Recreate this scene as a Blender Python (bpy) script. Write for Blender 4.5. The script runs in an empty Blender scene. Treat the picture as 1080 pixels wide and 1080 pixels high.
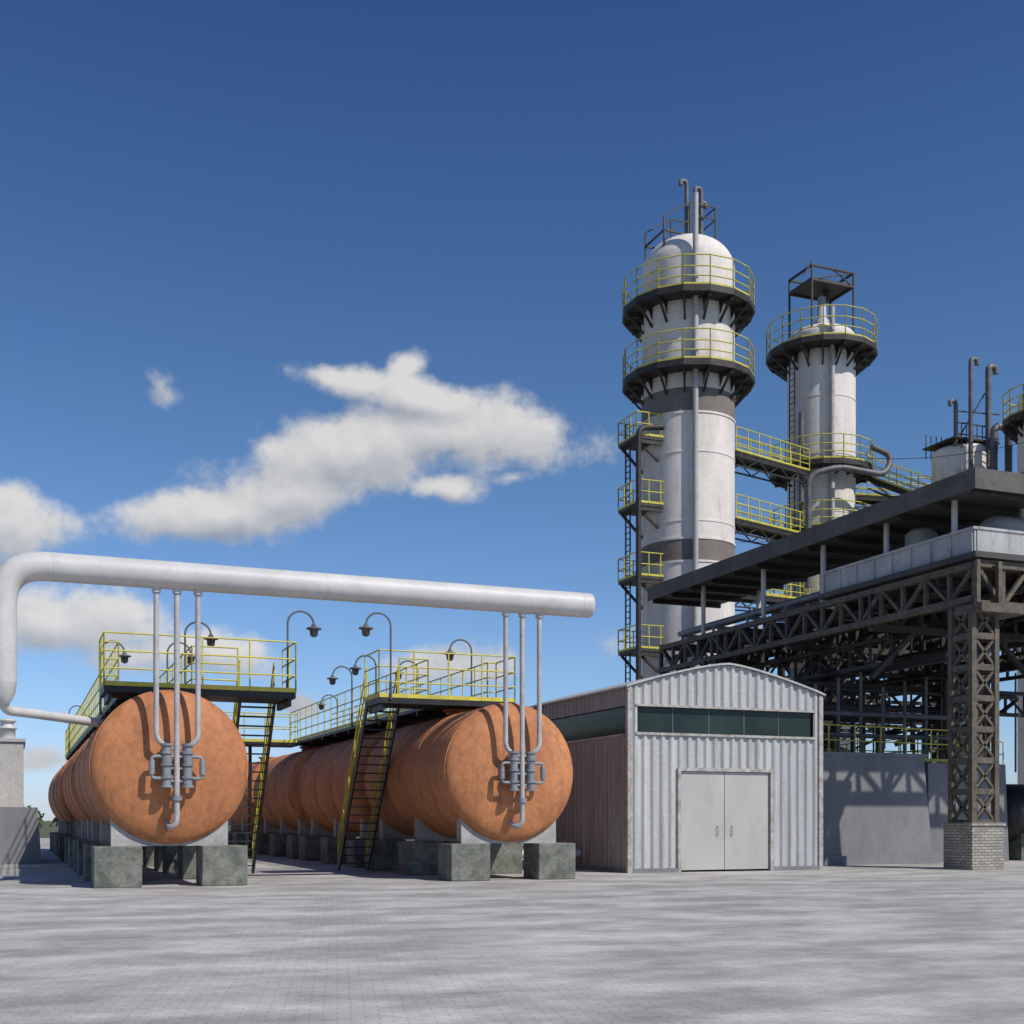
import bpy, math, random
from mathutils import Vector, Matrix
random.seed(7)
scene=bpy.context.scene
R=math.radians
# ------------------------------------------------------------------ materials
def nodes_of(m):
    m.use_nodes=True
    nt=m.node_tree; nt.nodes.clear(); return nt
def mat(name,c1,c2=None,rough=.7,metal=0,scale=1.0,stretch=(1,1,1),bump=.15,c3=None,c3_amt=.5,fine=12,bump_d=.02,lo=.35,hi=.68,mott=.14):
    m=bpy.data.materials.new(name); nt=nodes_of(m); N=nt.nodes.new; L=nt.links.new
    out=N('ShaderNodeOutputMaterial'); b=N('ShaderNodeBsdfPrincipled'); L(b.outputs[0],out.inputs[0])
    b.inputs['Roughness'].default_value=rough; b.inputs['Metallic'].default_value=metal
    g=N('ShaderNodeNewGeometry'); mp=N('ShaderNodeMapping'); mp.inputs['Scale'].default_value=stretch
    L(g.outputs['Position'],mp.inputs['Vector'])
    n1=N('ShaderNodeTexNoise'); n1.inputs['Scale'].default_value=scale; n1.inputs['Detail'].default_value=6; n1.inputs['Roughness'].default_value=.65
    L(mp.outputs[0],n1.inputs['Vector'])
    r=N('ShaderNodeValToRGB'); r.color_ramp.elements[0].position=lo; r.color_ramp.elements[1].position=hi
    c2=c2 or tuple(x*.75 for x in c1)
    r.color_ramp.elements[0].color=(*c2,1); r.color_ramp.elements[1].color=(*c1,1)
    L(n1.outputs[0],r.inputs[0]); col=r.outputs[0]
    if c3:
        n3=N('ShaderNodeTexNoise'); n3.inputs['Scale'].default_value=scale*2.7; n3.inputs['Detail'].default_value=8; n3.inputs['Roughness'].default_value=.7
        L(mp.outputs[0],n3.inputs['Vector'])
        r3=N('ShaderNodeValToRGB'); r3.color_ramp.elements[0].position=.52; r3.color_ramp.elements[1].position=.66
        r3.color_ramp.elements[0].color=(0,0,0,1); r3.color_ramp.elements[1].color=(c3_amt,)*3+(1,)
        L(n3.outputs[0],r3.inputs[0])
        mx=N('ShaderNodeMix'); mx.data_type='RGBA'; L(r3.outputs[0],mx.inputs[0]); L(col,mx.inputs[6]); mx.inputs[7].default_value=(*c3,1)
        col=mx.outputs[2]
    n2=N('ShaderNodeTexNoise'); n2.inputs['Scale'].default_value=fine; n2.inputs['Detail'].default_value=5; n2.inputs['Roughness'].default_value=.7
    L(g.outputs['Position'],n2.inputs['Vector'])
    mr=N('ShaderNodeMapRange'); L(n2.outputs[0],mr.inputs[0]); mr.inputs[1].default_value=.3; mr.inputs[2].default_value=.7; mr.inputs[3].default_value=1-mott; mr.inputs[4].default_value=1+mott
    sc=N('ShaderNodeVectorMath'); sc.operation='SCALE'; L(col,sc.inputs[0]); L(mr.outputs[0],sc.inputs['Scale'])
    L(sc.outputs[0],b.inputs['Base Color'])
    bp=N('ShaderNodeBump'); bp.inputs['Strength'].default_value=bump; bp.inputs['Distance'].default_value=bump_d
    L(n2.outputs[0],bp.inputs['Height']); L(bp.outputs[0],b.inputs['Normal'])
    rr=N('ShaderNodeMapRange'); rr.inputs[3].default_value=max(0,rough-.12); rr.inputs[4].default_value=min(1,rough+.12)
    L(n1.outputs[0],rr.inputs[0]); L(rr.outputs[0],b.inputs['Roughness'])
    return m
M={}
M['tank']=mat('tank_rust_paint',(.53,.215,.085),(.36,.135,.052),rough=.75,scale=.9,stretch=(1,1,.3),c3=(.22,.085,.04),c3_amt=.65,bump=.35,fine=6,mott=.2,lo=.33,hi=.62)
M['pipe']=mat('pipe_grey_paint',(.60,.59,.57),(.48,.47,.455),rough=.5,scale=.6,bump=.05,mott=.06,c3=(.38,.36,.34),c3_amt=.3)
M['pipe2']=mat('pipe_small_paint',(.46,.455,.45),(.34,.335,.33),rough=.5,scale=2,bump=.05)
M['manif']=mat('manifold_steel',(.27,.28,.30),(.18,.185,.20),rough=.5,scale=4,bump=.1)
M['pipedark']=mat('pipe_dark_steel',(.15,.15,.16),(.08,.08,.085),rough=.5,scale=2,bump=.1)
M['black']=mat('black_steel',(.016,.016,.018),(.009,.009,.01),rough=.5,scale=3)
M['yellow']=mat('yellow_paint',(.66,.59,.075),(.48,.42,.06),rough=.55,scale=2,bump=.05)
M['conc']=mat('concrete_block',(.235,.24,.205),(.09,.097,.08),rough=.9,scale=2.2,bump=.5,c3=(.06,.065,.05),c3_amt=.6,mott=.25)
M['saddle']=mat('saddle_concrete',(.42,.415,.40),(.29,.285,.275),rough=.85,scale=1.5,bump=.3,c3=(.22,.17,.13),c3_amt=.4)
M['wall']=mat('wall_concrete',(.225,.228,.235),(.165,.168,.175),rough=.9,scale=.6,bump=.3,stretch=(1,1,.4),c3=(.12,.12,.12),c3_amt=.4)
M['wall2']=mat('plinth_concrete',(.50,.485,.455),(.40,.385,.36),rough=.9,scale=.7,bump=.3,c3=(.28,.27,.25),c3_amt=.4)
M['shell']=mat('column_plaster',(.74,.69,.63),(.57,.525,.475),rough=.8,scale=.5,stretch=(1,1,.25),c3=(.38,.33,.285),c3_amt=.42,bump=.4,fine=4,lo=.3,hi=.6,mott=.08)
M['band']=mat('column_weathered_band',(.22,.188,.165),(.155,.13,.115),rough=.85,scale=1,bump=.4)
M['steel']=mat('dark_steel',(.042,.036,.031),(.018,.016,.015),rough=.6,scale=2,c3=(.09,.07,.05),c3_amt=.6)
M['steelrust']=mat('rusty_steel',(.14,.115,.086),(.06,.05,.038),rough=.75,scale=2.5,c3=(.21,.165,.11),c3_amt=.6)
M['deck']=mat('deck_underside',(.085,.08,.074),(.045,.042,.04),rough=.8,scale=.8)
M['fascia']=mat('canopy_fascia',(.13,.122,.112),(.075,.07,.064),rough=.8,scale=.8,c3=(.05,.045,.04),c3_amt=.5)
M['white']=mat('white_panel',(.46,.46,.45),(.33,.33,.33),rough=.6,scale=.9,c3=(.19,.18,.17),c3_amt=.5,stretch=(1,1,.4))
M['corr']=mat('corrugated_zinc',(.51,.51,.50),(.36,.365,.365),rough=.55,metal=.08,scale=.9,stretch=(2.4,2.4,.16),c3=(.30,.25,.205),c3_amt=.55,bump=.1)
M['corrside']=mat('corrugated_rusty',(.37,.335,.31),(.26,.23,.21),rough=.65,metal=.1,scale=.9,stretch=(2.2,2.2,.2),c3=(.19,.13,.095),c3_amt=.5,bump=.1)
M['door']=mat('door_panel',(.46,.445,.42),(.39,.375,.35),rough=.6,scale=.6,bump=.08,stretch=(1,1,.4),c3=(.30,.28,.25),c3_amt=.35,mott=.05)
M['frame']=mat('trim_metal',(.48,.47,.45),(.28,.255,.23),rough=.6,scale=2.5,c3=(.22,.12,.07),c3_amt=.7)
M['grass']=mat('dry_grass',(.10,.11,.05),(.07,.09,.035),rough=1,scale=.05)
M['leaf']=mat('foliage',(.075,.11,.035),(.035,.06,.02),rough=.9,scale=.5)
M['bark']=mat('bark',(.08,.06,.045),(.05,.04,.03),rough=1,scale=3)
def mat_glass():
    m=bpy.data.materials.new('window_glass'); nt=nodes_of(m); N=nt.nodes.new; L=nt.links.new
    out=N('ShaderNodeOutputMaterial'); b=N('ShaderNodeBsdfPrincipled'); L(b.outputs[0],out.inputs[0])
    g=N('ShaderNodeNewGeometry'); n=N('ShaderNodeTexNoise'); n.inputs['Scale'].default_value=.8
    L(g.outputs['Position'],n.inputs['Vector']); r=N('ShaderNodeValToRGB')
    r.color_ramp.elements[0].color=(.006,.012,.011,1); r.color_ramp.elements[1].color=(.035,.055,.048,1); L(n.outputs[0],r.inputs[0]); L(r.outputs[0],b.inputs['Base Color'])
    b.inputs['Roughness'].default_value=.15; b.inputs['Specular IOR Level'].default_value=.22
    return m
M['glass']=mat_glass()
def mat_brick():
    m=bpy.data.materials.new('white_brick'); nt=nodes_of(m); N=nt.nodes.new; L=nt.links.new
    out=N('ShaderNodeOutputMaterial'); b=N('ShaderNodeBsdfPrincipled'); L(b.outputs[0],out.inputs[0]); b.inputs['Roughness'].default_value=.9
    g=N('ShaderNodeNewGeometry'); s=N('ShaderNodeSeparateXYZ'); L(g.outputs['Position'],s.inputs[0])
    a=N('ShaderNodeMath'); a.operation='ADD'; L(s.outputs[0],a.inputs[0]); L(s.outputs[1],a.inputs[1])
    c=N('ShaderNodeCombineXYZ'); L(a.outputs[0],c.inputs[0]); L(s.outputs[2],c.inputs[1])
    t=N('ShaderNodeTexBrick'); L(c.outputs[0],t.inputs[0]); t.inputs['Scale'].default_value=1
    t.inputs['Brick Width'].default_value=.27; t.inputs['Row Height'].default_value=.1; t.inputs['Mortar Size'].default_value=.012
    t.inputs['Color1'].default_value=(.40,.37,.32,1); t.inputs['Color2'].default_value=(.27,.25,.215,1); t.inputs['Mortar'].default_value=(.14,.13,.115,1)
    L(t.outputs[0],b.inputs['Base Color'])
    bp=N('ShaderNodeBump'); bp.inputs['Distance'].default_value=.01; bp.invert=True; L(t.outputs['Fac'],bp.inputs['Height']); L(bp.outputs[0],b.inputs['Normal'])
    return m
M['brick']=mat_brick()
def mat_paving():
    m=bpy.data.materials.new('block_paving'); nt=nodes_of(m); N=nt.nodes.new; L=nt.links.new
    out=N('ShaderNodeOutputMaterial'); b=N('ShaderNodeBsdfPrincipled'); L(b.outputs[0],out.inputs[0])
    g=N('ShaderNodeNewGeometry'); mp=N('ShaderNodeMapping'); mp.inputs['Rotation'].default_value=(0,0,R(14)); L(g.outputs['Position'],mp.inputs[0])
    nw=N('ShaderNodeTexNoise'); nw.inputs['Scale'].default_value=2.2; L(g.outputs['Position'],nw.inputs[0])
    wv=N('ShaderNodeVectorMath'); wv.operation='MULTIPLY_ADD'; L(nw.outputs['Color'],wv.inputs[0]); wv.inputs[1].default_value=(.03,.03,0); L(mp.outputs[0],wv.inputs[2])
    t=N('ShaderNodeTexBrick'); L(wv.outputs[0],t.inputs[0]); t.inputs['Scale'].default_value=1
    t.inputs['Brick Width'].default_value=.24; t.inputs['Row Height'].default_value=.12; t.inputs['Mortar Size'].default_value=.005; t.inputs['Mortar Smooth'].default_value=.5
    t.inputs['Color1'].default_value=(.43,.415,.39,1); t.inputs['Color2'].default_value=(.385,.37,.35,1); t.inputs['Mortar'].default_value=(.24,.23,.22,1)
    def noise(sc,det=6,st=(1,1,1),ro=0):
        mm=N('ShaderNodeMapping'); mm.inputs['Scale'].default_value=st; mm.inputs['Rotation'].default_value=(0,0,R(ro)); L(g.outputs['Position'],mm.inputs[0])
        n=N('ShaderNodeTexNoise'); n.inputs['Scale'].default_value=sc; n.inputs['Detail'].default_value=det; L(mm.outputs[0],n.inputs[0]); return n.outputs[0]
    def rng(s,a,bb,lo,hi):
        r=N('ShaderNodeMapRange'); L(s,r.inputs[0]); r.inputs[1].default_value=a; r.inputs[2].default_value=bb; r.inputs[3].default_value=lo; r.inputs[4].default_value=hi; return r.outputs[0]
    f1=rng(noise(.62,3,(.7,1.3,1),20),.38,.64,.74,1.22); f2=rng(noise(2.5,5),.3,.7,.88,1.12); f3=rng(noise(.06,3),.35,.65,.92,1.07); f4=rng(noise(14,3),.3,.7,.92,1.08)
    mu=None
    for f in (f1,f2,f3,f4):
        if mu is None: mu=f; continue
        q=N('ShaderNodeMath'); q.operation='MULTIPLY'; L(mu,q.inputs[0]); L(f,q.inputs[1]); mu=q.outputs[0]
    v=N('ShaderNodeVectorMath'); v.operation='SCALE'; L(t.outputs[0],v.inputs[0]); L(mu,v.inputs['Scale']); L(v.outputs[0],b.inputs['Base Color'])
    b.inputs['Roughness'].default_value=.8
    bp=N('ShaderNodeBump'); bp.invert=True; bp.inputs['Distance'].default_value=.004; bp.inputs['Strength'].default_value=.4; L(t.outputs['Fac'],bp.inputs['Height']); L(bp.outputs[0],b.inputs['Normal'])
    return m
M['paving']=mat_paving()
# ------------------------------------------------------------------ mesh builder
def group(name,loc=(0,0,0)):
    e=bpy.data.objects.new(name,None); e.location=loc; e.empty_display_size=.5; scene.collection.objects.link(e); return e
class MB:
    def __init__(s): s.v=[];s.f=[];s.sm=[]
    def add(s,vs,fs,smooth=False):
        o=len(s.v); s.v+=[tuple(v) for v in vs]
        for f in fs: s.f.append(tuple(i+o for i in f)); s.sm.append(smooth)
    def box(s,x0,x1,y0,y1,z0,z1):
        s.add([(x0,y0,z0),(x1,y0,z0),(x1,y1,z0),(x0,y1,z0),(x0,y0,z1),(x1,y0,z1),(x1,y1,z1),(x0,y1,z1)],
              [(0,3,2,1),(4,5,6,7),(0,1,5,4),(1,2,6,5),(2,3,7,6),(3,0,4,7)])
    def beam(s,p,q,w=.1,h=None,up=(0,0,1)):
        h=h or w; p=Vector(p);q=Vector(q);d=q-p
        if d.length<1e-5:return
        d.normalize(); u=Vector(up)
        if abs(d.dot(u))>.97:u=Vector((1,0,0))
        a=d.cross(u).normalized(); b=a.cross(d).normalized()
        vs=[]
        for c in (p,q):
            for (i,j) in((-1,-1),(1,-1),(1,1),(-1,1)): vs.append(c+a*i*w/2+b*j*h/2)
        s.add(vs,[(0,1,2,3),(7,6,5,4),(0,4,5,1),(1,5,6,2),(2,6,7,3),(3,7,4,0)])
    def ibeam(s,p,q,w,h):
        s.beam(p,q,w*.15,h*.98); z=Vector((0,0,h/2-h*.05))
        s.beam(Vector(p)+z,Vector(q)+z,w,h*.1); s.beam(Vector(p)-z,Vector(q)-z,w,h*.1)
    def tube(s,pts,r,seg=10,smooth=True,cap=True):
        pts=[Vector(p) for p in pts]; n=len(pts); rs=r if isinstance(r,(list,tuple)) else [r]*n
        t=(pts[1]-pts[0]).normalized(); u=Vector((0,0,1)) if abs(t.z)<.9 else Vector((1,0,0))
        a=t.cross(u).normalized(); vs=[]
        for i in range(n):
            if i==0: t=(pts[1]-pts[0])
            elif i==n-1: t=(pts[-1]-pts[-2])
            else: t=(pts[i+1]-pts[i]).normalized()+(pts[i]-pts[i-1]).normalized()
            t.normalize(); a=(a-t*a.dot(t)).normalized(); b=t.cross(a)
            for k in range(seg):
                an=2*math.pi*k/seg; vs.append(pts[i]+(a*math.cos(an)+b*math.sin(an))*rs[i])
        fs=[]
        for i in range(n-1):
            for k in range(seg):
                fs.append((i*seg+k,i*seg+(k+1)%seg,(i+1)*seg+(k+1)%seg,(i+1)*seg+k))
        s.add(vs,fs,smooth)
        if cap: s.add(vs[:seg],[tuple(range(seg))[::-1]]); s.add(vs[-seg:],[tuple(range(seg))])
    def lathe(s,prof,c,axis='Z',seg=48,smooth=True):
        vs=[];fs=[];n=len(prof); c=Vector(c)
        for (h,r) in prof:
            for k in range(seg):
                an=2*math.pi*k/seg; x,y=r*math.cos(an),r*math.sin(an)
                vs.append(c+(Vector((x,y,h)) if axis=='Z' else Vector((x,h,y)) if axis=='Y' else Vector((h,x,y))))
        for i in range(n-1):
            for k in range(seg): fs.append((i*seg+k,i*seg+(k+1)%seg,(i+1)*seg+(k+1)%seg,(i+1)*seg+k))
        s.add(vs,fs,smooth)
    def obj(s,name,parent,m,bevel=0):
        o=Vector(parent.location) if parent else Vector((0,0,0))
        me=bpy.data.meshes.new(name); me.from_pydata([tuple(Vector(v)-o) for v in s.v],[],s.f)
        me.polygons.foreach_set('use_smooth',s.sm); me.materials.append(m); me.update()
        ob=bpy.data.objects.new(name,me); scene.collection.objects.link(ob)
        if parent: ob.parent=parent
        if bevel:
            b=ob.modifiers.new('b','BEVEL'); b.width=bevel; b.segments=2; b.limit_method='ANGLE'
        return ob
def fillet(pts,rad,n=6):
    pts=[Vector(p) for p in pts]; out=[pts[0]]
    for i in range(1,len(pts)-1):
        a=(pts[i-1]-pts[i]);b=(pts[i+1]-pts[i]); r=min(rad,a.length*.49,b.length*.49)
        p=pts[i]+a.normalized()*r; q=pts[i]+b.normalized()*r
        for k in range(n+1):
            t=k/n; out.append(p*(1-t)**2+pts[i]*2*t*(1-t)+q*t*t)
    out.append(pts[-1]); return out
def rail(mb,pts,h=1.2,sp=1.2,r=.028,levels=(1,.55),closed=False):
    pts=[Vector(p) for p in pts]
    if closed: pts=pts+[pts[0]]
    for a,b in zip(pts[:-1],pts[1:]):
        for l in levels: mb.tube([a+Vector((0,0,h*l)),b+Vector((0,0,h*l))],r,6)
        mb.beam(a+Vector((0,0,.06)),b+Vector((0,0,.06)),.02,.12)
        n=max(1,round((b-a).length/sp))
        for i in range(n+1):
            p=a.lerp(b,i/n); mb.tube([p,p+Vector((0,0,h))],r,6)
def truss(mb,p,q,h,bays,w=.14):
    p=Vector(p);q=Vector(q);H=Vector((0,0,h))
    mb.beam(p,q,w*1.5,w*1.3); mb.beam(p+H,q+H,w*1.5,w*1.3)
    for i in range(bays+1):
        a=p.lerp(q,i/bays); mb.beam(a,a+H,w*.8)
        if i<bays:
            b=p.lerp(q,(i+1)/bays)
            if i%2: mb.beam(a,b+H,w*.7)
            else: mb.beam(a+H,b,w*.7)
def lattice(mb,x,y,z0,z1,s=1.1,w=.16,pitch=1.1):
    h=s/2
    for i in(-h,h):
        for j in(-h,h): mb.beam((x+i,y+j,z0),(x+i,y+j,z1),w)
    n=max(1,round((z1-z0)/pitch))
    for k in range(n):
        a=z0+(z1-z0)*k/n; b=z0+(z1-z0)*(k+1)/n
        cs=[(-h,-h),(h,-h),(h,h),(-h,h)]
        for i in range(4):
            c,d=cs[i],cs[(i+1)%4]
            mb.beam((x+c[0],y+c[1],a),(x+d[0],y+d[1],a),w*.8,w*1.1)
            mb.beam((x+c[0],y+c[1],a),(x+d[0],y+d[1],b),w*.5)
            mb.beam((x+d[0],y+d[1],a),(x+c[0],y+c[1],b),w*.5)
# ------------------------------------------------------------------ ground
def sheet(name,x0,x1,y0,y1,z,m):
    b=MB(); b.add([(x0,y0,z),(x1,y0,z),(x1,y1,z),(x0,y1,z)],[(0,1,2,3)]); return b.obj(name,None,m)
sheet('ground',-3000,3000,-3000,3000,-.03,M['grass'])
sheet('pavement',-90,140,-60,125,0,M['paving'])
# ------------------------------------------------------------------ tanks
TR,TZ=1.97,3.07
def tank(cx,y0,length,front):
    g=group('storage_tank',(cx,y0,0)); b=MB(); dd=.5
    prof=[]
    for i in range(15):
        t=math.pi/2*i/14; prof.append((y0+dd-dd*math.cos(t),max(.002,TR*math.sin(t)**.8)))
    y1=y0+length
    prof+=[(y0+dd+.5*k,TR) for k in range(1,int((length-2*dd)/.5))]
    for i in range(15):
        t=math.pi/2*(14-i)/14; prof.append((y1-dd+dd*math.cos(t),max(.002,TR*math.sin(t)**.8)))
    b.lathe(prof,(cx,0,TZ),'Y',72); b.obj('tank_shell',g,M['tank'])
    b=MB()
    for yy in (y0+dd,y0+length*.36,y0+length*.64,y1-dd):
        b.lathe([(yy-.04,TR-.005),(yy-.035,TR+.018),(yy+.035,TR+.018),(yy+.04,TR-.005)],(cx,0,TZ),'Y',64,False)
    b.lathe([(0,.45),(.12,.45),(.12,.55),(.2,.55),(.2,.01)],(cx,y0+length*.5,TZ+TR-.03),'Z',24,False)
    b.obj('weld_seams_and_manway',g,M['tank'])
    sd=MB(); bl=MB()
    for k,yy in enumerate((y0+.7,y0+length*.5,y1-.7)):
        n=16; W=1.46
        for i in range(n):
            a=-W+2*W*i/n; c=-W+2*W*(i+1)/n
            za=TZ-math.sqrt(TR*TR-a*a)+.05; zc=TZ-math.sqrt(TR*TR-c*c)+.05
            sd.add([(cx+a,yy-.2,1.04),(cx+c,yy-.2,1.04),(cx+c,yy+.2,1.04),(cx+a,yy+.2,1.04),(cx+a,yy-.2,za),(cx+c,yy-.2,zc),(cx+c,yy+.2,zc),(cx+a,yy+.2,za)],
               [(0,1,5,4),(3,7,6,2),(4,5,6,7)]+([(3,0,4,7)] if i==0 else [])+([(1,2,6,5)] if i==n-1 else []))
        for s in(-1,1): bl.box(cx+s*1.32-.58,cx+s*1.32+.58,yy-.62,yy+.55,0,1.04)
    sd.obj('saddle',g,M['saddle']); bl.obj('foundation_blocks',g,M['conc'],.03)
    if front:
        b=MB(); yp=y0-.32
        for dx in(-.5,.52):
            s=1 if dx>0 else -1
            b.tube(fillet([(cx+.06+dx,yp,7.75),(cx+.06+dx,yp,3.75),(cx+.06+dx-s*.22,yp+.05,3.55),(cx+.06+dx-s*.22,yp+.3,3.5)],.25),.068,12)
        b.tube(fillet([(cx+.06,yp,7.75),(cx+.06,yp,1.62),(cx-.1,yp+.1,1.5),(cx-.1,yp+.75,1.75)],.25),.072,12)
        b.obj('drop_pipes',g,M['pipe2'])
        b=MB()
        for dx in(-.24,.28):
            X=cx+.05+dx
            b.tube([(X,yp+.02,2.55),(X,yp+.02,3.58)],.115,16)
            for z in(2.55,2.78,3.1,3.4,3.6): b.tube([(X,yp+.02,z-.03),(X,yp+.02,z+.03)],.155,16)
        for s,dx in((-1,-.24),(1,.28)):
            X=cx+.05+dx
            b.tube(fillet([(X,yp,3.3),(X+s*.36,yp,3.3),(X+s*.36,yp,2.75),(X,yp,2.75)],.1),.045,8)
            b.tube([(X+s*.36,yp,2.85),(X+s*.36,yp,3.2)],.075,10)
            b.tube([(X,yp+.02,3.1),(X,yp+.6,3.1)],.05,8)
        for z in(2.68,3.0,3.3,3.5): b.tube([(cx-.3,yp+.01,z),(cx+.42,yp+.01,z)],.035,8)
        b.tube([(cx+.06,yp,2.2),(cx+.06,yp,2.32)],.13,14)
        b.obj('valve_manifold',g,M['manif'])
for cx in(3.74,13.15):
    for k in range(4): tank(cx,32.25+k*10.6,9.4,k==0)
# ------------------------------------------------------------------ big overhead pipe
g=group('overhead_pipe',(0,31.9,0)); b=MB()
b.tube(fillet([(15.25,31.93,7.85),(-.28,31.93,7.85),(-.28,31.93,5.0)],1.0,12),.35,32)
b.tube([(15.25,31.93,7.85),(15.32,31.93,7.85),(15.36,31.93,7.85)],[.35,.335,.25],32)
b.tube([(-.28,31.93,5.02),(-.27,31.95,4.7),(-.22,32.0,4.5)],[.35,.3,.15],32)
b.obj('main_pipe',g,M['pipe'])
b=MB(); b.tube(fillet([(-.28,31.93,4.75),(-.2,32.1,4.35),(.4,32.8,4.35),(2.3,34.9,4.3)],.4),.12,16); b.obj('branch_pipe',g,M['pipe'])
b=MB()
for x in(15.0,7.6,.9): b.tube([(x-.012,31.93,7.85),(x+.012,31.93,7.85)],.356,32)
for cx in(3.80,13.21):
    for dx in(-.5,0,.52): b.tube([(cx+dx,31.93,7.4),(cx+dx,31.93,7.55)],.11,14)
b.obj('weld_rings_and_nozzles',g,M['pipe'])
# ------------------------------------------------------------------ platforms & stairs
def platform(px0,px1,py0,py1,wx0,wx1,wy1,sx0,sx1,z,sy_len,rails):
    g=group('access_platform',(px0,py0,0)); k=MB(); y=MB()
    k.box(px0,px1,py0,py1,z-.17,z); k.box(wx0,wx1,py1+.003,wy1,z-.13,z-.01)
    for xx in(px0+.15,px1-.15):
        k.beam((xx,py0+.1,z-.28),(xx,py1-.1,z-.28),.1,.2)
    yy=py1+1.2
    while yy<wy1:
        k.beam((wx0,yy,z-.2),(wx1,yy,z-.2),.1,.14); yy+=2.2
    ty=py1; by=py1+sy_len; n=20
    for x in(sx0,sx1): k.beam((x,ty-.1,z-.05),(x,by,0.02),.05,.26)
    for i in range(1,n):
        t=i/n; yy=ty+(by-ty)*t; zz=z*(1-t); k.box(sx0+.02,sx1-.02,yy-.13,yy+.13,zz-.025,zz+.01)
    for x in(sx0,sx1):
        for h in(.55,1.05): y.tube([(x,ty,z+h),(x,by,h)],.026,6)
        for i in range(0,6):
            t=i/5; yy=ty+(by-ty)*t; zz=z*(1-t); y.tube([(x,yy,zz),(x,yy,zz+1.05)],.024,6)
    for pts in rails: rail(y,[(a,c,z) for a,c in pts],1.4,1.15,.023,(1,.66,.33))
    k.obj('deck_and_stair',g,M['black']); y.obj('handrails',g,M['yellow'])
platform(2.2,7.3,34.2,36.0,2.7,4.7,74,6.05,7.05,5.27,3.5,
  [[(6.0,36),(4.7,36),(4.7,74)],[(2.7,74),(2.7,36),(2.2,36),(2.2,34.2),(7.3,34.2),(7.3,36)]])
platform(10.05,14.4,35.4,37.0,12.1,14.1,58,10.1,11.1,5.36,3.6,
  [[(11.15,37),(12.1,37),(12.1,58)],[(14.1,58),(14.1,37),(14.4,37),(14.4,35.4),(10.05,35.4),(10.05,37)]])
g=group('cross_walkway',(8,55,0)); k=MB(); y=MB()
k.box(4.75,12.05,56,57.5,5.1,5.25); rail(y,[(4.75,56,5.25),(12.05,56,5.25)],1.3); rail(y,[(4.75,57.5,5.25),(12.05,57.5,5.25)],1.3)
for x in(7,10): k.tube([(x,56.7,0),(x,56.7,5.1)],.08,8)
k.obj('deck',g,M['black']); y.obj('handrails',g,M['yellow'])
# ------------------------------------------------------------------ lamps
def lamp(x,y,z,s,zt=7.6):
    g=group('gooseneck_lamp',(x,y,z)); b=MB()
    arc=[(x,y,z),(x,y,zt-.38)]
    for i in range(1,13):
        a=math.pi-i*math.pi/12*1.0; arc.append((x+s*(.38+.38*math.cos(a)),y,zt-.38+.38*math.sin(a)))
    b.tube(arc,.03,8); hx=x+s*.76; hz=zt-.38
    b.tube([(x,y,z),(x,y,z+.5)],.05,8)
    b.obj('pole',g,M['pipedark']); b=MB()
    b.lathe([(.06,.03),(.02,.06),(-.05,.09),(-.08,.21),(-.12,.22),(-.13,.13),(-.3,.11),(-.34,.05),(-.35,.003)],(hx,y,hz),'Z',16)
    b.obj('lamp_head',g,M['pipedark'])
for a in((7.28,35.2,5.2,1,7.72),(4.75,37.9,5.2,1,7.66),(4.75,42.5,5.2,1,7.66),(2.66,43,5.2,1,7.66),(2.66,68,5.2,1,7.66),
         (10.4,35.38,5.3,-1,7.85),(12.06,42.9,5.3,-1,7.6),(12.06,46.3,5.3,-1,7.6),(14.14,38.6,5.3,-1,7.7),(14.14,44.5,5.3,-1,7.7),(14.14,57,5.3,-1,7.6)): lamp(*a)
# ------------------------------------------------------------------ metal shed
SX0,SX1,SY0,SY1=18.3,25.7,35.3,43.2; SC=(SX0+SX1)/2
g=group('metal_shed',(SC,SY0,0))
def roofz(x):
    t=abs((x-SC)/(SX1-SX0)*2); return 6.02+.84*(1-min(1,t)**1.35)
def corr(mb,axis,fix,a0,a1,zb,zt,per=.33,amp=.035,out=-1):
    n=int((a1-a0)/per*8); vs=[];fs=[]
    for i in range(n+1):
        a=a0+(a1-a0)*i/n; ph=(a/per)%1
        o=amp*max(-1,min(1,1.6*math.sin(2*math.pi*ph)))
        c=fix+out*o
        z1=zt(a) if callable(zt) else zt
        vs+=[(a,c,zb),(a,c,z1)] if axis=='X' else [(c,a,zb),(c,a,z1)]
    for i in range(n): fs.append((2*i,2*i+2,2*i+3,2*i+1))
    mb.add(vs,fs,False)
DX0,DX1,DZ=20.15,23.69,3.36; WX0,WX1,WZ0,WZ1=18.6,25.4,4.52,5.4
b=MB()
corr(b,'X',SY0,SX0,DX0,.12,WZ0); corr(b,'X',SY0,DX1,SX1,.12,WZ0); corr(b,'X',SY0,DX0,DX1,DZ,WZ0)
corr(b,'X',SY0,SX0,SX1,WZ1,lambda a:roofz(a)-.02); corr(b,'X',SY0,SX0,WX0,WZ0,WZ1); corr(b,'X',SY0,WX1,SX1,WZ0,WZ1)
b.obj('front_wall',g,M['corr'])
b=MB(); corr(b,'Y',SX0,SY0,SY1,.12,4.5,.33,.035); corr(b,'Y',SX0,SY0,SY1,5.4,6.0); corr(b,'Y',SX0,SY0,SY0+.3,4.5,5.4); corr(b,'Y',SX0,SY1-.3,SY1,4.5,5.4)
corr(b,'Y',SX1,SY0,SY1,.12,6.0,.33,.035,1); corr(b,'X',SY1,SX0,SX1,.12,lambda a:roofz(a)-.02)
b.obj('side_walls',g,M['corrside'])
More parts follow.
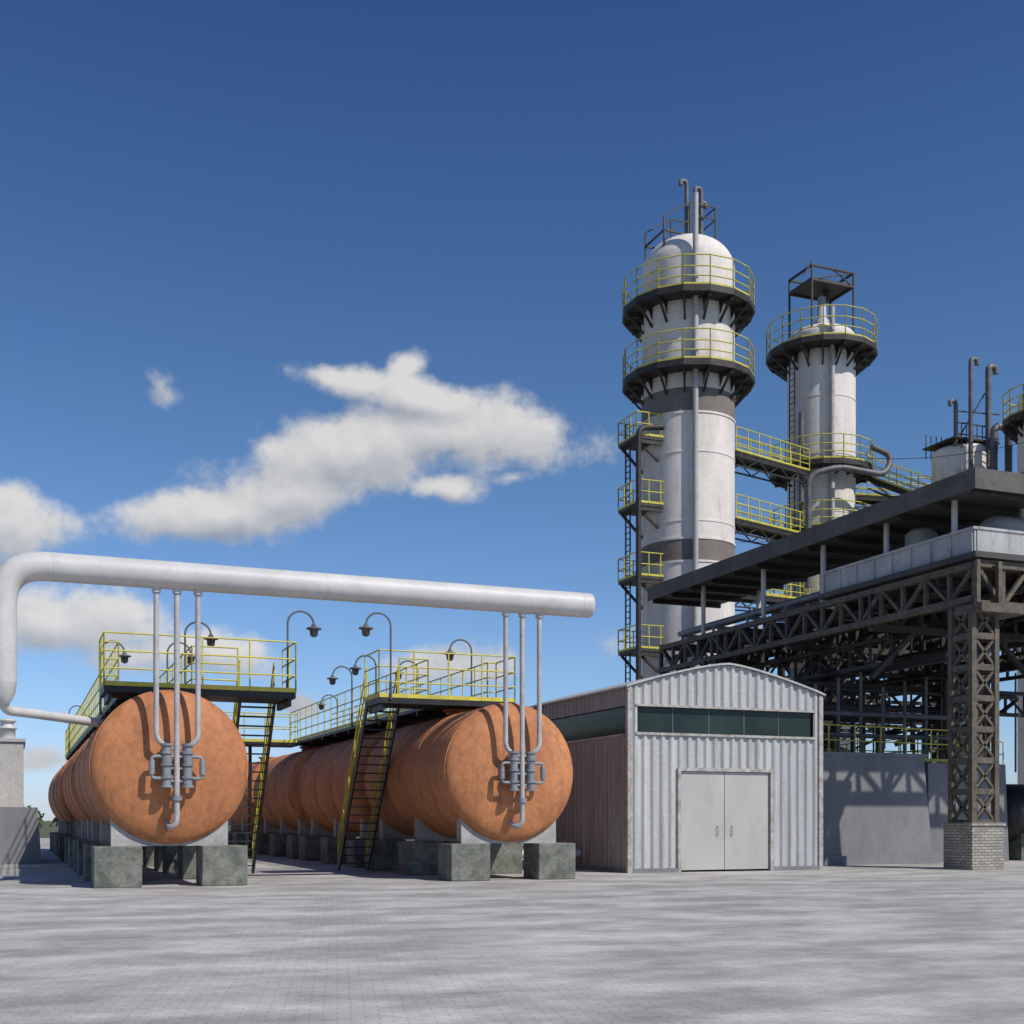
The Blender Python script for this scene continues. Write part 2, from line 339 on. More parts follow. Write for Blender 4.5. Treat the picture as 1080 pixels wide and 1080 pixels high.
b=MB(); b.box(WX0+.0,WX1-.0,SY0+.1,SY0+.12,WZ0,WZ1); b.box(SX0+.1,SX0+.12,SY0+.3,SY1-.3,4.5,5.4); b.obj('window_glass',g,M['glass'])
b=MB()
for i in range(1,5):
    x=WX0+(WX1-WX0)*i/5; b.box(x-.015,x+.015,SY0+.085,SY0+.099,WZ0,WZ1)
b.obj('window_mullions',g,M['pipedark'])
b=MB()
b.box(DX0+.06,SC-.12,SY0+.03,SY0+.08,.06,DZ-.06); b.box(SC-.1,DX1-.06,SY0+.03,SY0+.08,.06,DZ-.06); b.obj('door_leaves',g,M['door'],.01)
b=MB()
b.box(DX0-.06,DX0+.05,SY0-.06,SY0+.1,.0,DZ+.06); b.box(DX1-.05,DX1+.06,SY0-.06,SY0+.1,.0,DZ+.06); b.box(DX0+.052,DX1-.052,SY0-.055,SY0+.1,DZ-.05,DZ+.06)
b.box(WX0-.06,WX1+.06,SY0-.07,SY0+.05,WZ1-.02,WZ1+.05); b.box(WX0-.06,WX1+.06,SY0-.08,SY0+.05,WZ0-.06,WZ0+.02)
b.box(SX0-.07,SX0+.05,SY0+.3,SY1-.3,4.43,4.5)
b.obj('frames',g,M['frame'])
b=MB()
for x in(SX0,SX1):
    s=-1 if x==SX0 else 1
    b.box(min(x-s*.1,x+s*.06),max(x-s*.1,x+s*.06),SY0-.065,SY0+.06,0,5.98)
b.obj('corner_trim',g,M['frame'])
b=MB()
b.box(SX0+.11,DX0-.07,SY0-.05,SY0+.05,0,.14); b.box(DX1+.07,SX1-.11,SY0-.05,SY0+.05,0,.14); b.box(SX0-.05,SX0+.05,SY0+.07,SY1-.06,0,.14); b.box(SX0,SX1,SY1-.05,SY1+.05,0,.14)
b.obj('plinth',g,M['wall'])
b=MB(); n=24; vs=[];fs=[]
for i in range(n+1):
    x=SX0-.12+(SX1-SX0+.24)*i/n; z=roofz(x) if SX0<=x<=SX1 else 5.97
    for yy,dz in((SY0-.12,0),(SY0-.12,.06),(SY1+.15,.06),(SY1+.15,0)): vs.append((x,yy,z+dz))
for i in range(n):
    for k in range(4): fs.append((4*i+k,4*i+(k+1)%4,4*i+4+(k+1)%4,4*i+4+k))
fs+=[(0,3,2,1),(4*n,4*n+1,4*n+2,4*n+3)]
b.add(vs,fs); b.obj('roof',g,M['corr'])
b=MB()
for dx in(1.45,2.0): b.tube(fillet([(DX0+dx,SY0+.03,1.2),(DX0+dx,SY0-.03,1.2),(DX0+dx,SY0-.03,1.5),(DX0+dx,SY0+.03,1.5)],.02),.012,6)
b.obj('door_handles',g,M['pipedark'])
g=group('ground_pipe',(14,38.6,0)); b=MB(); b.tube([(12.2,38.8,.55),(18.2,38.8,.55)],.14,14)
b.obj('pipe_run',g,M['pipe']); b=MB()
for x in(12.8,15.2,17.6): b.box(x-.1,x+.1,38.65,38.95,0,.42)
b.obj('pipe_rests',g,M['conc'])
# ------------------------------------------------------------------ left concrete pump house
g=group('concrete_pump_house',(-3,51.4,0)); b=MB()
b.add([(-9,51.4,0),(1.0,51.4,0),(1.0,58,0),(-9,58,0),(-9,51.5,2.2),(.85,51.5,2.2),(.85,58,2.2),(-9,58,2.2)],[(4,5,6,7),(0,1,5,4),(1,2,6,5),(2,3,7,6),(3,0,4,7)])
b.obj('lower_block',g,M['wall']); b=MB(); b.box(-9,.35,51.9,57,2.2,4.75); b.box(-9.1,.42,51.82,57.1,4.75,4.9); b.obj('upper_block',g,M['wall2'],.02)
b=MB(); b.lathe([(4.9,.3),(5.3,.3),(5.3,.36),(5.36,.36),(5.4,.25),(5.55,.25),(5.6,.34),(5.66,.34),(5.72,.1),(5.73,.003)],(-.25,52.6,0),'Z',20); b.obj('roof_vent',g,M['pipe'])
# ------------------------------------------------------------------ towers
def ringdeck(st,ye,cx,cy,r0,r1,z,rh=1.6,nb=16,seg=16,drop=1.5):
    a0=math.pi/seg
    P=lambda r,i,zz:(cx+r*math.cos(2*math.pi*i/seg+a0),cy+r*math.sin(2*math.pi*i/seg+a0),zz)
    vs=[];fs=[]
    for i in range(seg): vs+=[P(r0-.1,i,z),P(r1,i,z),P(r1,i,z-.36),P(r0-.1,i,z-.36)]
    for i in range(seg):
        j=(i+1)%seg
        for k in range(4): fs.append((4*i+k,4*i+(k+1)%4,4*j+(k+1)%4,4*j+k))
    st.add(vs,fs)
    for i in range(nb):
        a=2*math.pi*(i+.5)/nb; c,s=math.cos(a),math.sin(a)
        st.beam((cx+r0*c,cy+r0*s,z-drop),(cx+r1*.95*c,cy+r1*.95*s,z-.42),.11)
        st.beam((cx+r0*c,cy+r0*s,z-.46),(cx+r1*.96*c,cy+r1*.96*s,z-.46),.12,.2)
    for i in range(nb):
        a=2*math.pi*(i+.5)/nb; c,s=math.cos(a),math.sin(a); t=Vector((-s,c,0))*.015
        q=[Vector((cx+r0*c,cy+r0*s,z-.4)),Vector((cx+(r1*.8)*c,cy+(r1*.8)*s,z-.4)),Vector((cx+r0*c,cy+r0*s,z-drop*.75))]
        st.add([v+t for v in q]+[v-t for v in q],[(0,1,2),(5,4,3),(1,4,5,2)])
    rail(ye,[P(r1-.06,i,z) for i in range(seg)],rh,1.3,.035,(1,.62,.3),closed=True)
def goose(b,x,y,z0,z1,r=.13,s=-1,w=.6):
    b.tube(fillet([(x,y,z0),(x,y,z1),(x+s*w,y,z1),(x+s*w,y,z1-w*.7)],w*.5,6),r,12)
def column(cx,cy,r,ztop,dome,bands,decks,balc,frontpipes,name='distillation_column'):
    g=group(name,(cx,cy,0)); b=MB(); prof=[(0,r)]; z=0
    while z<ztop-1: z+=1; prof.append((z,r))
    for i in range(15):
        t=math.pi/2*i/14; prof.append((ztop+dome*math.sin(t),max(.004,r*math.cos(t))))
    b.lathe(prof,(cx,cy,0),'Z',96); b.obj('shell',g,M['shell'])
    b=MB()
    for z0,z1 in bands: b.lathe([(z0,r+.012),(z1,r+.012)],(cx,cy,0),'Z',96)
    if bands: b.obj('weathered_bands',g,M['band'])
    b=MB(); zz=3
    while zz<ztop: b.lathe([(zz-.05,r-.01),(zz-.04,r+.03),(zz+.04,r+.03),(zz+.05,r-.01)],(cx,cy,0),'Z',96,False); zz+=3.9
    for z0,z1 in bands:
        for zz in(z0,z1): b.lathe([(zz-.07,r-.01),(zz-.06,r+.05),(zz+.06,r+.05),(zz+.07,r-.01)],(cx,cy,0),'Z',96,False)
    b.obj('weld_rings',g,M['shell'])
    st=MB(); ye=MB()
    for (z,r1,rh,drop) in decks: ringdeck(st,ye,cx,cy,r,r1,z,rh,drop=drop)
    for z in balc:
        x1=cx-r*.55; x0=cx-r-1.35; y0=cy-1.3; y1=cy+1.0
        st.box(x0,x1,y0,y1,z-.18,z)
        st.beam((x0+.1,y0+.2,z-.2),(cx-r*.8,y0+.4,z-1.5),.13); st.beam((x0+.1,y1-.2,z-.2),(cx-r*.95,y1-.2,z-1.5),.13)
        st.beam((x0+.1,y0+.1,z-.3),(x1,y0+.1,z-.3),.12,.25)
        rail(ye,[(x1-.3,y0,z),(x0,y0,z),(x0,y1,z),(x1-.6,y1,z)],1.3,.9,.035,(1,.5))
    if balc:
        x=cx-r-1.3; st.tube(fillet([(x-.05,cy-1.5,1),(x-.05,cy-1.5,max(balc)+.3),(cx-r+.3,cy-1.3,max(balc)+.6)],.5),.16,12)
        for i in range(int(max(balc)/.35)):
            z=.4+i*.35; st.beam((x+.3,cy+.2,z),(x+.3,cy+.75,z),.05)
        for yy in(.2,.75): st.beam((x+.3,cy+yy,0),(x+.3,cy+yy,max(balc)+1.2),.07)
    st.obj('platform_steel',g,M['steel'])
    ye.obj('handrails',g,M['yellow'])
    b=MB()
    for off,z0,z1,pr in frontpipes:
        a=R(off); px,py=cx+(r+.28)*math.cos(a),cy+(r+.28)*math.sin(a)
        b.tube([(px,py,z0),(px,py,z1)],pr,14)
        zz=z0+1
        while zz<min(z1,ztop): b.beam((px,py,zz),(cx+(r-.05)*math.cos(a),cy+(r-.05)*math.sin(a),zz),.12); zz+=3
    b.obj('riser_pipes',g,M['pipe2'])
    return g
cx,cy=36.5,62.9
g=column(cx,cy,2.69,33.6,2.0,[(24.7,26.15),(16.3,17.6)],[(31.4,3.85,1.65,1.5),(27.3,3.85,1.65,1.5)],[23.4,19.6,15.5,11.4],[(248,3,36.8,.16)])
b=MB(); fx,fy=cx-.45,cy-.2
for i,(dx,dy,zt) in enumerate(((-.4,-.6,38.5),(.5,-.7,38.2),(1.0,.3,38.0))): goose(b,fx+dx+.3,fy+dy,35.0,zt,.13,-1 if i<2 else 1,.4)
b.obj('vent_pipes',g,M['pipedark']); b=MB()
X0,X1,Y0,Y1=cx-2.2,cx+1.2,cy-1.1,cy+1.1
for x in(X0,(X0+X1)/2,X1):
    for y in(Y0,Y1): b.beam((x,y,34.2 if x==X0 else 34.9),(x,y,37.2 if x>X0 else 36.1),.09)
for y in (Y0,Y1): b.beam((X0,y,35.3),(X1,y,35.3),.09)
b.beam((X0,Y0,35.3),(X0,Y1,35.3),.09)
for z in (36.5,37.2):
    b.beam(((X0+X1)/2,Y0,z),(X1,Y0,z),.06);b.beam(((X0+X1)/2,Y1,z),(X1,Y1,z),.06); b.beam((X1,Y0,z),(X1,Y1,z),.06)
b.beam((X0,Y0,36.1),((X0+X1)/2,Y0,37.2),.06); b.beam((X0,Y0,35.1),((X0+X1)/2,Y0,36.2),.06);b.beam((X0,Y1,36.1),((X0+X1)/2,Y1,37.2),.06)
b.obj('top_frame',g,M['steel'])
cx,cy=51.6,70.8
g=column(cx,cy,2.29,34.7,.9,[(19.4,20.6)],[(33.8,3.75,1.9,1.5),(25.7,3.5,1.6,.7),(21.3,3.5,1.6,.7),(16.5,3.5,1.6,.7)],[],[(250,3,36.0,.17),(200,12,26,.16)])
b=MB(); b.lathe([(35.3,.55),(36.0,.5),(36.2,.32),(37.6,.28),(37.8,.003)],(cx-.1,cy-.2,0),'Z',16); b.obj('top_nozzle',g,M['pipe2'])
b=MB()
for x in(-1.7,1.7):
    for y in(-1.3,1.3): b.beam((cx+x,cy+y,33.9),(cx+x,cy+y,39.2),.11)
for z in(38.2,39.15):
    for y in(-1.3,1.3): b.beam((cx-1.75,cy+y,z),(cx+1.75,cy+y,z),.13)
    for x in(-1.7,1.7): b.beam((cx+x,cy-1.3,z),(cx+x,cy+1.3,z),.13)
b.box(cx-1.7,cx+1.7,cy-1.3,cy+1.3,38.27,38.38); b.beam((cx-1.7,cy-1.3,38.2),(cx+1.7,cy-1.3,39.15),.08); b.beam((cx+1.7,cy-1.3,38.2),(cx,cy-1.3,39.15),.08)
b.beam((cx-2.4,cy-1.3,38.3),(cx-1.7,cy-1.3,39.4),.08); b.tube([(cx+.4,cy,37.5),(cx+.4,cy,38.9)],.25,10)
b.obj('top_frame',g,M['steel'])
b=MB(); b.tube(fillet([(cx-3.2,cy-3,17),(cx-3.2,cy-3,24.4),(cx-1.2,cy-3.6,25.0),(cx+2.3,cy-3.9,24.7),(cx+3.1,cy-3.6,26.2),(cx+1.4,cy-3.6,26.6)],.8),.2,14)
b.tube([(cx-2.7,cy-1.5,10),(cx-2.7,cy-1.5,29)],.18,10)
b.obj('crossover_pipe',g,M['pipedark'])
b=MB()
for i in range(60):
    z=10+i*.4; b.beam((cx-2.6,cy-.6,z),(cx-2.6,cy,z),.04)
for q in(-.6,0): b.beam((cx-2.6,cy+q,8),(cx-2.6,cy+q,34.2),.06)
b.obj('ladder',g,M['steel'])
cx,cy=57,63.3
g=column(cx,cy,1.8,25.4,.6,[],[(21.6,2.9,1.4,.6)],[],[(230,3,24,.16)],'process_vessel')
b=MB(); goose(b,cx-.9,cy-1.9,18,30.9,.15,1,.5); goose(b,cx+.7,cy-1.7,16,30.7,.19,1,.6); goose(b,cx-1.3,cy-1,25,28.4,.14,-1,.45)
b.tube(fillet([(cx+.3,cy-2.6,14),(cx+.3,cy-2.6,26.6),(cx+1.5,cy-2.6,26.6),(cx+1.5,cy-2.6,14)],.6),.24,12)
b.obj('vent_pipes',g,M['pipedark']); b=MB()
for i in range(9):
    x=cx-1.7+i*.42; b.beam((x,cy-1.5,25.3),(x,cy-1.5,26.9+(.9 if i%3==0 else 0)),.05); b.beam((x,cy+1.3,25.3),(x,cy+1.3,26.9),.05)
for z in(26.2,26.9,27.6): b.beam((cx-1.8,cy-1.5,z),(cx+1.8,cy-1.5,z+(.2 if z>27 else 0)),.07)
b.beam((cx-1.8,cy-1.5,25.5),(cx+.6,cy-1.5,29),.07); b.box(cx-1.9,cx+1.8,cy-1.6,cy+1.4,25.9,26.0)
b.obj('top_frame',g,M['steel'])
cx,cy=58.4,57.2
g=column(cx,cy,1.85,27.2,.9,[(22,22.8)],[(26.1,2.75,1.6,1.2),(17.5,2.9,1.5,.7)],[],[(200,3,27,.15)])
def bridge(p,q,w=1.3):
    g=group('steel_walkway',p); k=MB(); y=MB(); p=Vector(p);q=Vector(q); d=(q-p); d.z=0; d.normalize(); n=Vector((-d.y,d.x,0))*w/2
    vs=[p+n,p-n,q-n,q+n]; z=Vector((0,0,-.12)); k.add(vs+[v+z for v in vs],[(0,1,2,3),(7,6,5,4),(0,4,5,1),(1,5,6,2),(2,6,7,3),(3,7,4,0)])
    m=max(2,round((q-p).length/1.5))
    for s in(n,-n):
        k.beam(p+s*.9+Vector((0,0,-.24)),q+s*.9+Vector((0,0,-.24)),.1,.2); rail(y,[p+s,q+s],1.4,1.5,.035,(1,.62,.3))
        k.beam(p+s*.9+Vector((0,0,-.85)),q+s*.9+Vector((0,0,-.85)),.09)
        for i in range(m):
            a=p.lerp(q,i/m);c=p.lerp(q,(i+1)/m)
            k.beam(a+s*.9+Vector((0,0,-.85 if i%2 else -.25)),c+s*.9+Vector((0,0,-.25 if i%2 else -.85)),.06)
    k.obj('deck',g,M['steel']); y.obj('handrails',g,M['yellow'])
bridge((39.3,63.2,23.6),(48.6,69.0,24.9)); bridge((39.3,63.2,19.6),(48.6,69.0,20.6)); bridge((39.3,63.2,15.2),(48.6,69,16.3))
bridge((54.8,69.5,25.3),(57,65.5,22.9)); bridge((54.3,68.6,21),(56.5,65,20.2)); bridge((46,59.5,15.2),(58,57,16.0)); bridge((52,62,18.5),(58,58.5,17.8)); bridge((44,63,12.6),(56,66,13.2)); bridge((54.5,72,24.6),(64,68,24.0))
# ------------------------------------------------------------------ pipe rack structure
g=group('steel_pipe_rack',(30.7,33.4,0))
st=MB(); ru=MB(); dk=MB()
PX0,PX1,PY0,PY1=30.7,45.0,33.4,55.6
dk.box(PX0-.25,PX1,PY0-.3,42,10.72,10.92)
dk.obj('deck_plate',g,M['deck'])
ysx=[33.4,38.95,44.5,50.05,55.6]
for i,y in enumerate(ysx): truss(ru if i==0 else st,(PX0,y,9.15),(PX1,y,9.15),1.4,12,.2)
for x in(PX0,34.3,39,45): truss(ru if x==PX0 else st,(x,PY0,9.35),(x,PY1,9.35),1.15,18,.17)
for y in [PY0+1.85*i for i in range(1,12)]: st.ibeam((PX0,y,10.3),(PX1,y,10.3),.22,.35)
for i in range(8):
    x=31.3+i*1.7; st.tube([(x,PY0+.3,9.9 if i%2 else 10.0),(x,PY1-.2,9.9 if i%2 else 10.0)],.15+.05*(i%3),10)
for (x,y) in((39,44.5),(30.7,50.05),(39,55.6),(45,38.95),(45,50),(34.3,55.6),(34.3,47)): lattice(st,x,y,0,9.2,.95,.15,1.0)
for y in ysx[1:]:
    st.beam((PX0,y,7.2),(PX0+2.2,y,9.2),.18); st.beam((39,y,7.2),(36.8,y,9.2),.18)
st.beam((39,44.5,7),(39,47,9.2),.16); st.beam((39,44.5,7),(39,42,9.2),.16)
for y in(44.5,50.05,55.6): truss(st,(31.2,y,6.6),(45,y,6.6),1.0,12,.13)
for x in(34.3,39): st.ibeam((x,38.9,8.2),(x,55.6,8.2),.25,.4)
for x in(32.5,36.7,41): truss(st,(x,40,8.0),(x,55.6,8.0),1.0,12,.12)
random.seed(3)
for i in range(34):
    x=random.uniform(33,46); y=random.uniform(43,56); z0=random.uniform(3.5,5); st.tube([(x,y,z0),(x,y,random.uniform(7.5,10))],random.choice([.05,.08,.12]),8)
for i in range(16):
    y=random.uniform(43,56); z=random.uniform(6,8.8); st.tube(fillet([(32,y,z),(random.uniform(38,44),y,z),(random.uniform(38,44),y+2,z-1)],.4),random.choice([.07,.1,.14]),8)
st.obj('frame_steel',g,M['steel'])
lattice(ru,30.95,33.75,1.62,9.1,1.0,.19,1.05); ru.beam((30.4,33.4,8.95),(32.4,33.4,8.95),1.3,.3)
ru.beam((30.5,33.08,9.15),(30.5,33.08,10.6),.16); ru.beam((31.45,33.08,9.15),(31.45,33.08,10.6),.16)
lattice(ru,45,33.6,1.6,9.1,1.0,.19,1.05)
ru.obj('front_frame',g,M['steelrust'])
b=MB(); cz=13.1
b.box(30.35,34.6,33.0,56.3,cz,cz+.5)
b.obj('canopy_slab',g,M['deck'])
b=MB(); b.box(30.29,30.346,32.94,56.3,cz-.1,cz+.6); b.box(30.35,34.6,32.94,32.996,cz-.1,cz+.6)
b.obj('canopy_edge',g,M['fascia'])
b=MB()
for i in range(13): yy=33.3+i*1.9; b.beam((30.5,yy,cz-.12),(34.5,yy,cz-.12),.15,.22)
b.obj('canopy_ribs',g,M['steel'])
b=MB()
for y in(34.9,38.6,42.6,47.0,52.2):
    b.tube([(31.15,y,10.5),(31.15,y,cz)],.11,12); b.tube([(34.3,y,10.5),(34.3,y,cz)],.11,12)
b.obj('canopy_posts',g,M['pipe'])
b=MB(); b.box(30.72,30.8,33.45,42,10.93,11.75); b.box(30.82,36,33.42,33.5,10.93,11.75)
for i in range(9): yy=33.5+i*1.05; b.box(30.66,30.72,yy,yy+.06,10.93,11.82)
b.box(30.64,30.86,33.4,42.0,11.75,11.84); b.box(30.87,36,33.38,33.54,11.75,11.84)
b.obj('parapet',g,M['white'])
b=MB()
b.lathe([(0,.003),(.08,.4),(.3,.68),(.6,.78),(5.4,.78),(5.7,.68),(5.92,.4),(6,.003)],(32.5,35.0,12.0),'X',32)
b.lathe([(0,.003),(.05,.4),(.25,.6),(1.7,.6),(1.9,.4),(1.95,.003)],(32.3,38,10.95),'Z',24)
b.obj('deck_vessels',g,M['pipe2'])
b=MB(); b.beam((31,42,10.6),(31,55.6,10.6),.5,.08); b.obj('catwalk',g,M['steel'])
b=MB()
for x,z,r_ in((32.0,11.35,.14),(32.6,11.5,.2),(33.4,11.3,.12)): b.tube([(x,36 if x<32.3 else 40,z),(x,56,z)],r_,12)
for y in range(43,56,3): b.beam((31.6,y,11.1),(33.8,y,11.1),.1,.15); b.beam((31.6,y,10.7),(31.6,y,11.1),.1); b.beam((33.8,y,10.7),(33.8,y,11.1),.1)
b.obj('rack_pipes',g,M['manif'])
g=group('brick_pier',(30.95,33.75,0)); b=MB(); b.box(30.25,31.65,33.05,34.45,0,1.5); b.box(30.2,31.7,33.0,34.5,1.5,1.62); b.obj('brickwork',g,M['brick'],.015)
g=group('brick_pier',(45,33.6,0)); b=MB(); b.box(44.3,45.7,32.9,34.3,0,1.5); b.box(44.25,45.75,32.85,34.35,1.5,1.6); b.obj('brickwork',g,M['brick'],.015)
g=group('concrete_containment_wall',(28,38.6,0)); b=MB()
def blk(b,x0,x1,y0,y1,z1,t=.25):
    b.add([(x0,y0,0),(x1,y0,0),(x1,y1,0),(x0,y1,0),(x0+.02,y0+t,z1),(x1-t,y0+t,z1),(x1-t,y1-t,z1),(x0+.02,y1-t,z1)],[(4,5,6,7),(0,1,5,4),(1,2,6,5),(2,3,7,6),(3,0,4,7)])
blk(b,26.3,33.4,38.6,58,4.15); blk(b,33.9,38.0,39.4,58,4.0,.1); b.box(26.2,33.3,38.78,39.0,4.15,4.3); b.box(33.41,33.89,39.6,58,0,3.2)
b.box(26.25,33.6,38.45,38.595,0,.35)
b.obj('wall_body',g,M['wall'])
y=MB(); rail(y,[(27,40,4.16),(37,40,4.05),(37,50,4.05)],1.3,1.2,.03); rail(y,[(27,46,4.15),(44,46,4.15)],1.3,1.2,.03)
y.obj('handrails',g,M['yellow'])
b=MB()
for i in range(9):
    x=27.6+i*1.15; b.tube([(x,43,4.15),(x,43,7.4+.3*(i%3))],.07,8)
b.tube([(27,43,6.2),(38,43,6.2)],.12,10); b.tube([(27,43,5.3),(38,43,5.3)],.09,10)
b.obj('manifold_pipes',g,M['pipedark'])
g=group('dark_horizontal_tank',(42,42,0)); b=MB()
b.lathe([(0,.003),(.1,.7),(.4,1.15),(.7,1.25),(9,1.25),(9.4,1.1),(9.6,.003)],(38.4,41,2.0),'X',40); b.obj('shell',g,M['black']); b=MB()
for x in(39.6,43,46.5): b.box(x-.25,x+.25,40.1,41.9,0,1.2)
b.obj('supports',g,M['conc'],.02)
g=group('overhead_cables',(45,45,10)); b=MB()
def cable(p,q,s=.8,r=.02):
    p=Vector(p);q=Vector(q); b.tube([p.lerp(q,i/16)-Vector((0,0,s*4*(i/16)*(1-i/16))) for i in range(17)],r,5)
cable((57,55.3,24.5),(50,68,26)); cable((57,55.3,21),(39.3,62,18)); b.obj('cables',g,M['black'])
# ------------------------------------------------------------------ distant trees
random.seed(11)
g=group('distant_tree_row',(0,150,0)); b=MB(); tk=MB()
for i in range(120):
    x=-120+i*2.4+random.uniform(-1,1); y=150+random.uniform(-6,6); h=random.uniform(2.2,3.6)
    tk.tube([(x,y,0),(x+.1,y,h*.35),(x,y,h*.7)],[.16,.11,.05],6)
    for k in range(3): a=random.uniform(0,6.28); tk.tube([(x,y,h*.4),(x+.9*math.cos(a),y+.9*math.sin(a),h*.7)],[.07,.03],5)
    for k in range(130):
        u=Vector((random.gauss(0,1),random.gauss(0,1),random.gauss(0,1))).normalized()*random.uniform(.4,1)
        w=1.5+random.uniform(-.3,.5); c=Vector((x+u.x*w,y+u.y*w,h*.6+u.z*h*.42)); s=random.uniform(.12,.3)
        n1=Vector((random.gauss(0,1),random.gauss(0,1),random.gauss(0,1))).normalized(); n2=n1.orthogonal().normalized()
        b.add([c+n1*s,c+n2*s,c-n1*s,c-n2*s],[(0,1,2,3)])
tk.obj('trunks',g,M['bark']); b.obj('foliage',g,M['leaf'])
# ------------------------------------------------------------------ camera
cam=bpy.data.cameras.new('camera'); co=bpy.data.objects.new('camera',cam); scene.collection.objects.link(co)
co.location=(0,0,1.7); co.rotation_euler=(R(90),0,R(-22)); cam.lens=43.33; cam.sensor_width=36; cam.shift_y=.301; cam.clip_end=6000
scene.camera=co
# ------------------------------------------------------------------ light
el=R(47); hx,hy=.5,-.866; l=math.hypot(hx,hy); hx/=l; hy/=l
sv=Vector((hx*math.cos(el),hy*math.cos(el),math.sin(el)))
sd=bpy.data.lights.new('sun','SUN'); sd.energy=4.1; sd.angle=R(.7); sd.color=(1,.945,.865); so=bpy.data.objects.new('sun',sd); scene.collection.objects.link(so)
so.rotation_euler=sv.to_track_quat('Z','Y').to_euler(); so.location=(20,-20,60)
# ------------------------------------------------------------------ sky
w=bpy.data.worlds.new('World'); scene.world=w; w.use_nodes=True; nt=w.node_tree; nt.nodes.clear(); N=nt.nodes.new; L=nt.links.new
out=N('ShaderNodeOutputWorld'); sky=N('ShaderNodeTexSky'); sky.sky_type='NISHITA'; sky.sun_disc=False; sky.sun_elevation=el; sky.sun_rotation=math.atan2(hx,hy)
sky.air_density=1.0; sky.dust_density=.3; sky.ozone_density=3.0
tc=N('ShaderNodeTexCoord'); sp=N('ShaderNodeSeparateXYZ'); L(tc.outputs['Generated'],sp.inputs[0])
def mth(op,a,b_=None,c=None,clamp=False):
    n=N('ShaderNodeMath'); n.operation=op; n.use_clamp=clamp
    for i,v in enumerate((a,b_,c)):
        if v is None: continue
        if isinstance(v,(int,float)): n.inputs[i].default_value=v
        else: L(v,n.inputs[i])
    return n.outputs[0]
az=mth('ARCTAN2',sp.outputs[0],sp.outputs[1]); hyp=mth('SQRT',mth('ADD',mth('MULTIPLY',sp.outputs[0],sp.outputs[0]),mth('MULTIPLY',sp.outputs[1],sp.outputs[1])))
elv=mth('DIVIDE',sp.outputs[2],mth('MAXIMUM',hyp,.001))
# clean-air grading of the sky by elevation
gr=N('ShaderNodeValToRGB'); L(elv,gr.inputs[0]); cr=gr.color_ramp
cr.elements[0].position=0; cr.elements[0].color=(.50,.58,.86,1); cr.elements[1].position=.68; cr.elements[1].color=(.21,.33,.515,1)
e=cr.elements.new(.1); e.color=(.47,.57,.74,1); e=cr.elements.new(.3); e.color=(.37,.49,.61,1)
g2=N('ShaderNodeVectorMath'); g2.operation='MULTIPLY'; L(sky.outputs[0],g2.inputs[0]); L(gr.outputs[0],g2.inputs[1])
g3=N('ShaderNodeVectorMath'); g3.operation='SCALE'; L(g2.outputs[0],g3.inputs[0]); g3.inputs['Scale'].default_value=1.9
bg=N('ShaderNodeBackground'); bg.inputs[1].default_value=.087; L(g3.outputs[0],bg.inputs[0])
cv=N('ShaderNodeCombineXYZ'); L(az,cv.inputs[0]); L(elv,cv.inputs[1])
def A(x,y):
    a=(x-540)/1300; t=math.atan(a); return R(22)+t,(865-y)/1300*math.cos(t)
CL=[(490,458,135,46,-4,1),(375,475,160,50,16,1),(235,538,125,30,8,1),(310,515,95,42,14,1),(365,402,60,22,-3,.95),(440,418,85,28,-5,1),
    (170,408,22,20,0,.5),(425,382,32,18,20,.6),(475,520,42,20,0,.85),(542,508,26,13,0,.55),(5,552,70,38,0,1),(70,655,120,42,0,.9),(200,690,120,30,0,.8),(312,742,28,16,0,.75),
    (480,705,85,26,0,.7),(30,800,60,16,0,.7),(660,680,50,18,0,.4),(-260,600,170,70,0,.9),(1350,500,160,50,0,.9),(1800,640,260,60,0,.9)]
wn=N('ShaderNodeTexNoise'); wn.inputs['Scale'].default_value=9; wn.inputs['Detail'].default_value=4; L(cv.outputs[0],wn.inputs['Vector'])
wp=N('ShaderNodeVectorMath'); wp.operation='MULTIPLY_ADD'; L(wn.outputs['Color'],wp.inputs[0]); wp.inputs[1].default_value=(.04,.034,0)
sb=N('ShaderNodeVectorMath'); sb.operation='SUBTRACT'; L(cv.outputs[0],sb.inputs[0]); sb.inputs[1].default_value=(.02,.017,0); L(sb.outputs[0],wp.inputs[2])
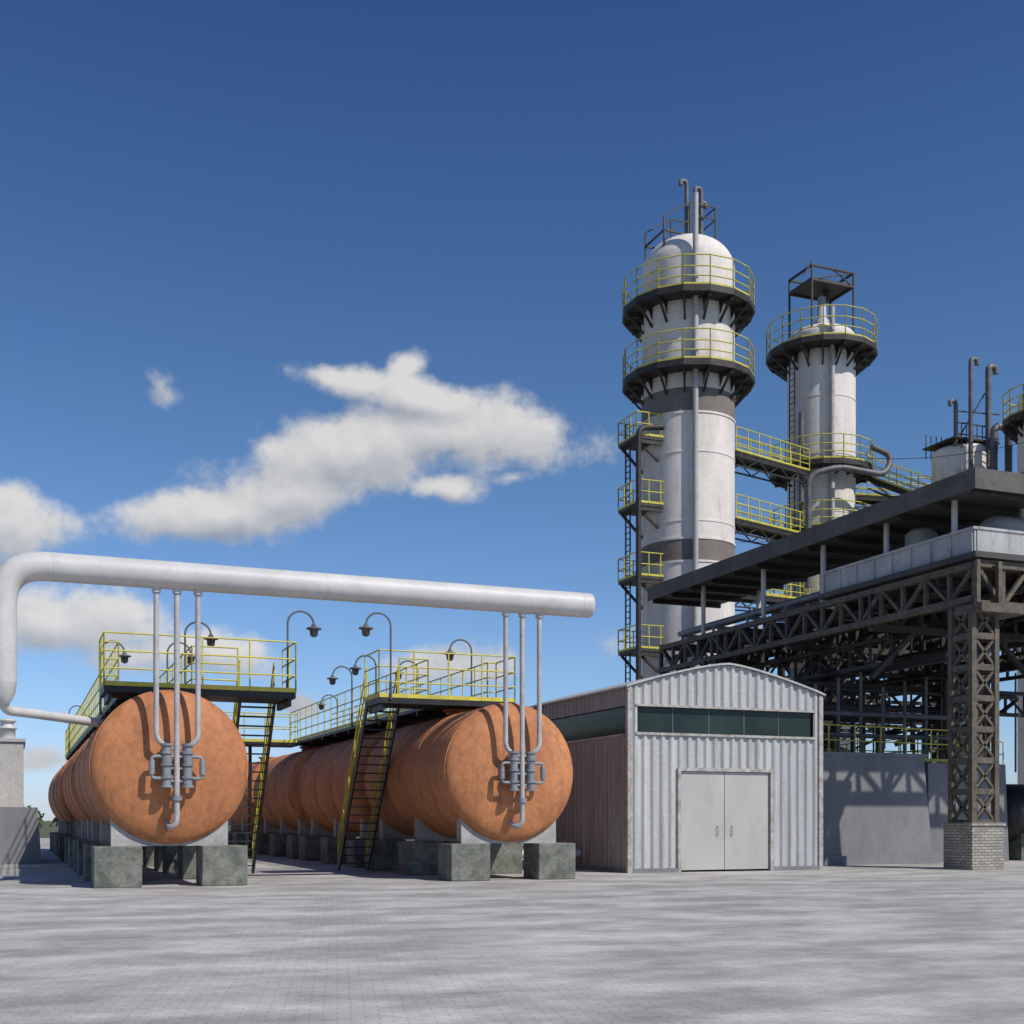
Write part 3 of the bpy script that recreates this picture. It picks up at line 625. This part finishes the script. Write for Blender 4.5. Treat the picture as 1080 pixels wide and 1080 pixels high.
def field(vec,items):
    cur=None
    for x,y,rx,ry,rot,s in items:
        a,e_=A(x,y)
        m=N('ShaderNodeMapping'); m.vector_type='TEXTURE'; m.inputs['Location'].default_value=(a,e_,0); m.inputs['Rotation'].default_value=(0,0,R(rot)); m.inputs['Scale'].default_value=(rx/1300,ry/1300,1)
        L(vec,m.inputs[0]); ln=N('ShaderNodeVectorMath'); ln.operation='LENGTH'; L(m.outputs[0],ln.inputs[0])
        f=mth('MULTIPLY_ADD',ln.outputs['Value'],-s,s+(s-1)*.28)
        cur=f if cur is None else mth('SMOOTH_MAX',cur,f,.12)
    return mth('MAXIMUM',cur,-1)
def fbm(vec,det):
    n1=N('ShaderNodeTexNoise'); n1.inputs['Scale'].default_value=19; n1.inputs['Detail'].default_value=det; n1.inputs['Roughness'].default_value=.62; L(vec,n1.inputs['Vector']); return n1.outputs[0]
F0=field(wp.outputs[0],CL)
d0=mth('ADD',F0,mth('MULTIPLY_ADD',fbm(cv.outputs[0],9),1.7,-.82))
of=N('ShaderNodeVectorMath'); of.operation='ADD'; L(cv.outputs[0],of.inputs[0]); of.inputs[1].default_value=(.006,.014,0)
of2=N('ShaderNodeVectorMath'); of2.operation='ADD'; L(wp.outputs[0],of2.inputs[0]); of2.inputs[1].default_value=(.006,.016,0)
F1=field(of2.outputs[0],CL[:6]+CL[8:13]); F0b=field(wp.outputs[0],CL[:6]+CL[8:13])
dn=mth('MULTIPLY',mth('SUBTRACT',fbm(cv.outputs[0],6),fbm(of.outputs[0],6)),1.3)
dd=mth('ADD',dn,mth('SUBTRACT',F0b,F1))
al=N('ShaderNodeMapRange'); al.interpolation_type='SMOOTHSTEP'; L(d0,al.inputs[0]); al.inputs[1].default_value=-.12; al.inputs[2].default_value=.48
lit=mth('MULTIPLY_ADD',dd,.8,.58,True)
cm=N('ShaderNodeMix'); cm.data_type='RGBA'; L(lit,cm.inputs[0]); cm.inputs[6].default_value=(.33,.36,.42,1); cm.inputs[7].default_value=(.74,.725,.705,1)
bc=N('ShaderNodeBackground'); L(cm.outputs[2],bc.inputs[0]); bc.inputs[1].default_value=1
ms=N('ShaderNodeMixShader'); up=mth('GREATER_THAN',sp.outputs[2],0)
L(mth('MULTIPLY',mth('MULTIPLY',al.outputs[0],up),.93),ms.inputs[0]); L(bg.outputs[0],ms.inputs[1]); L(bc.outputs[0],ms.inputs[2]); L(ms.outputs[0],out.inputs[0])
scene.view_settings.view_transform='Standard'; scene.view_settings.look='None'; scene.view_settings.exposure=0
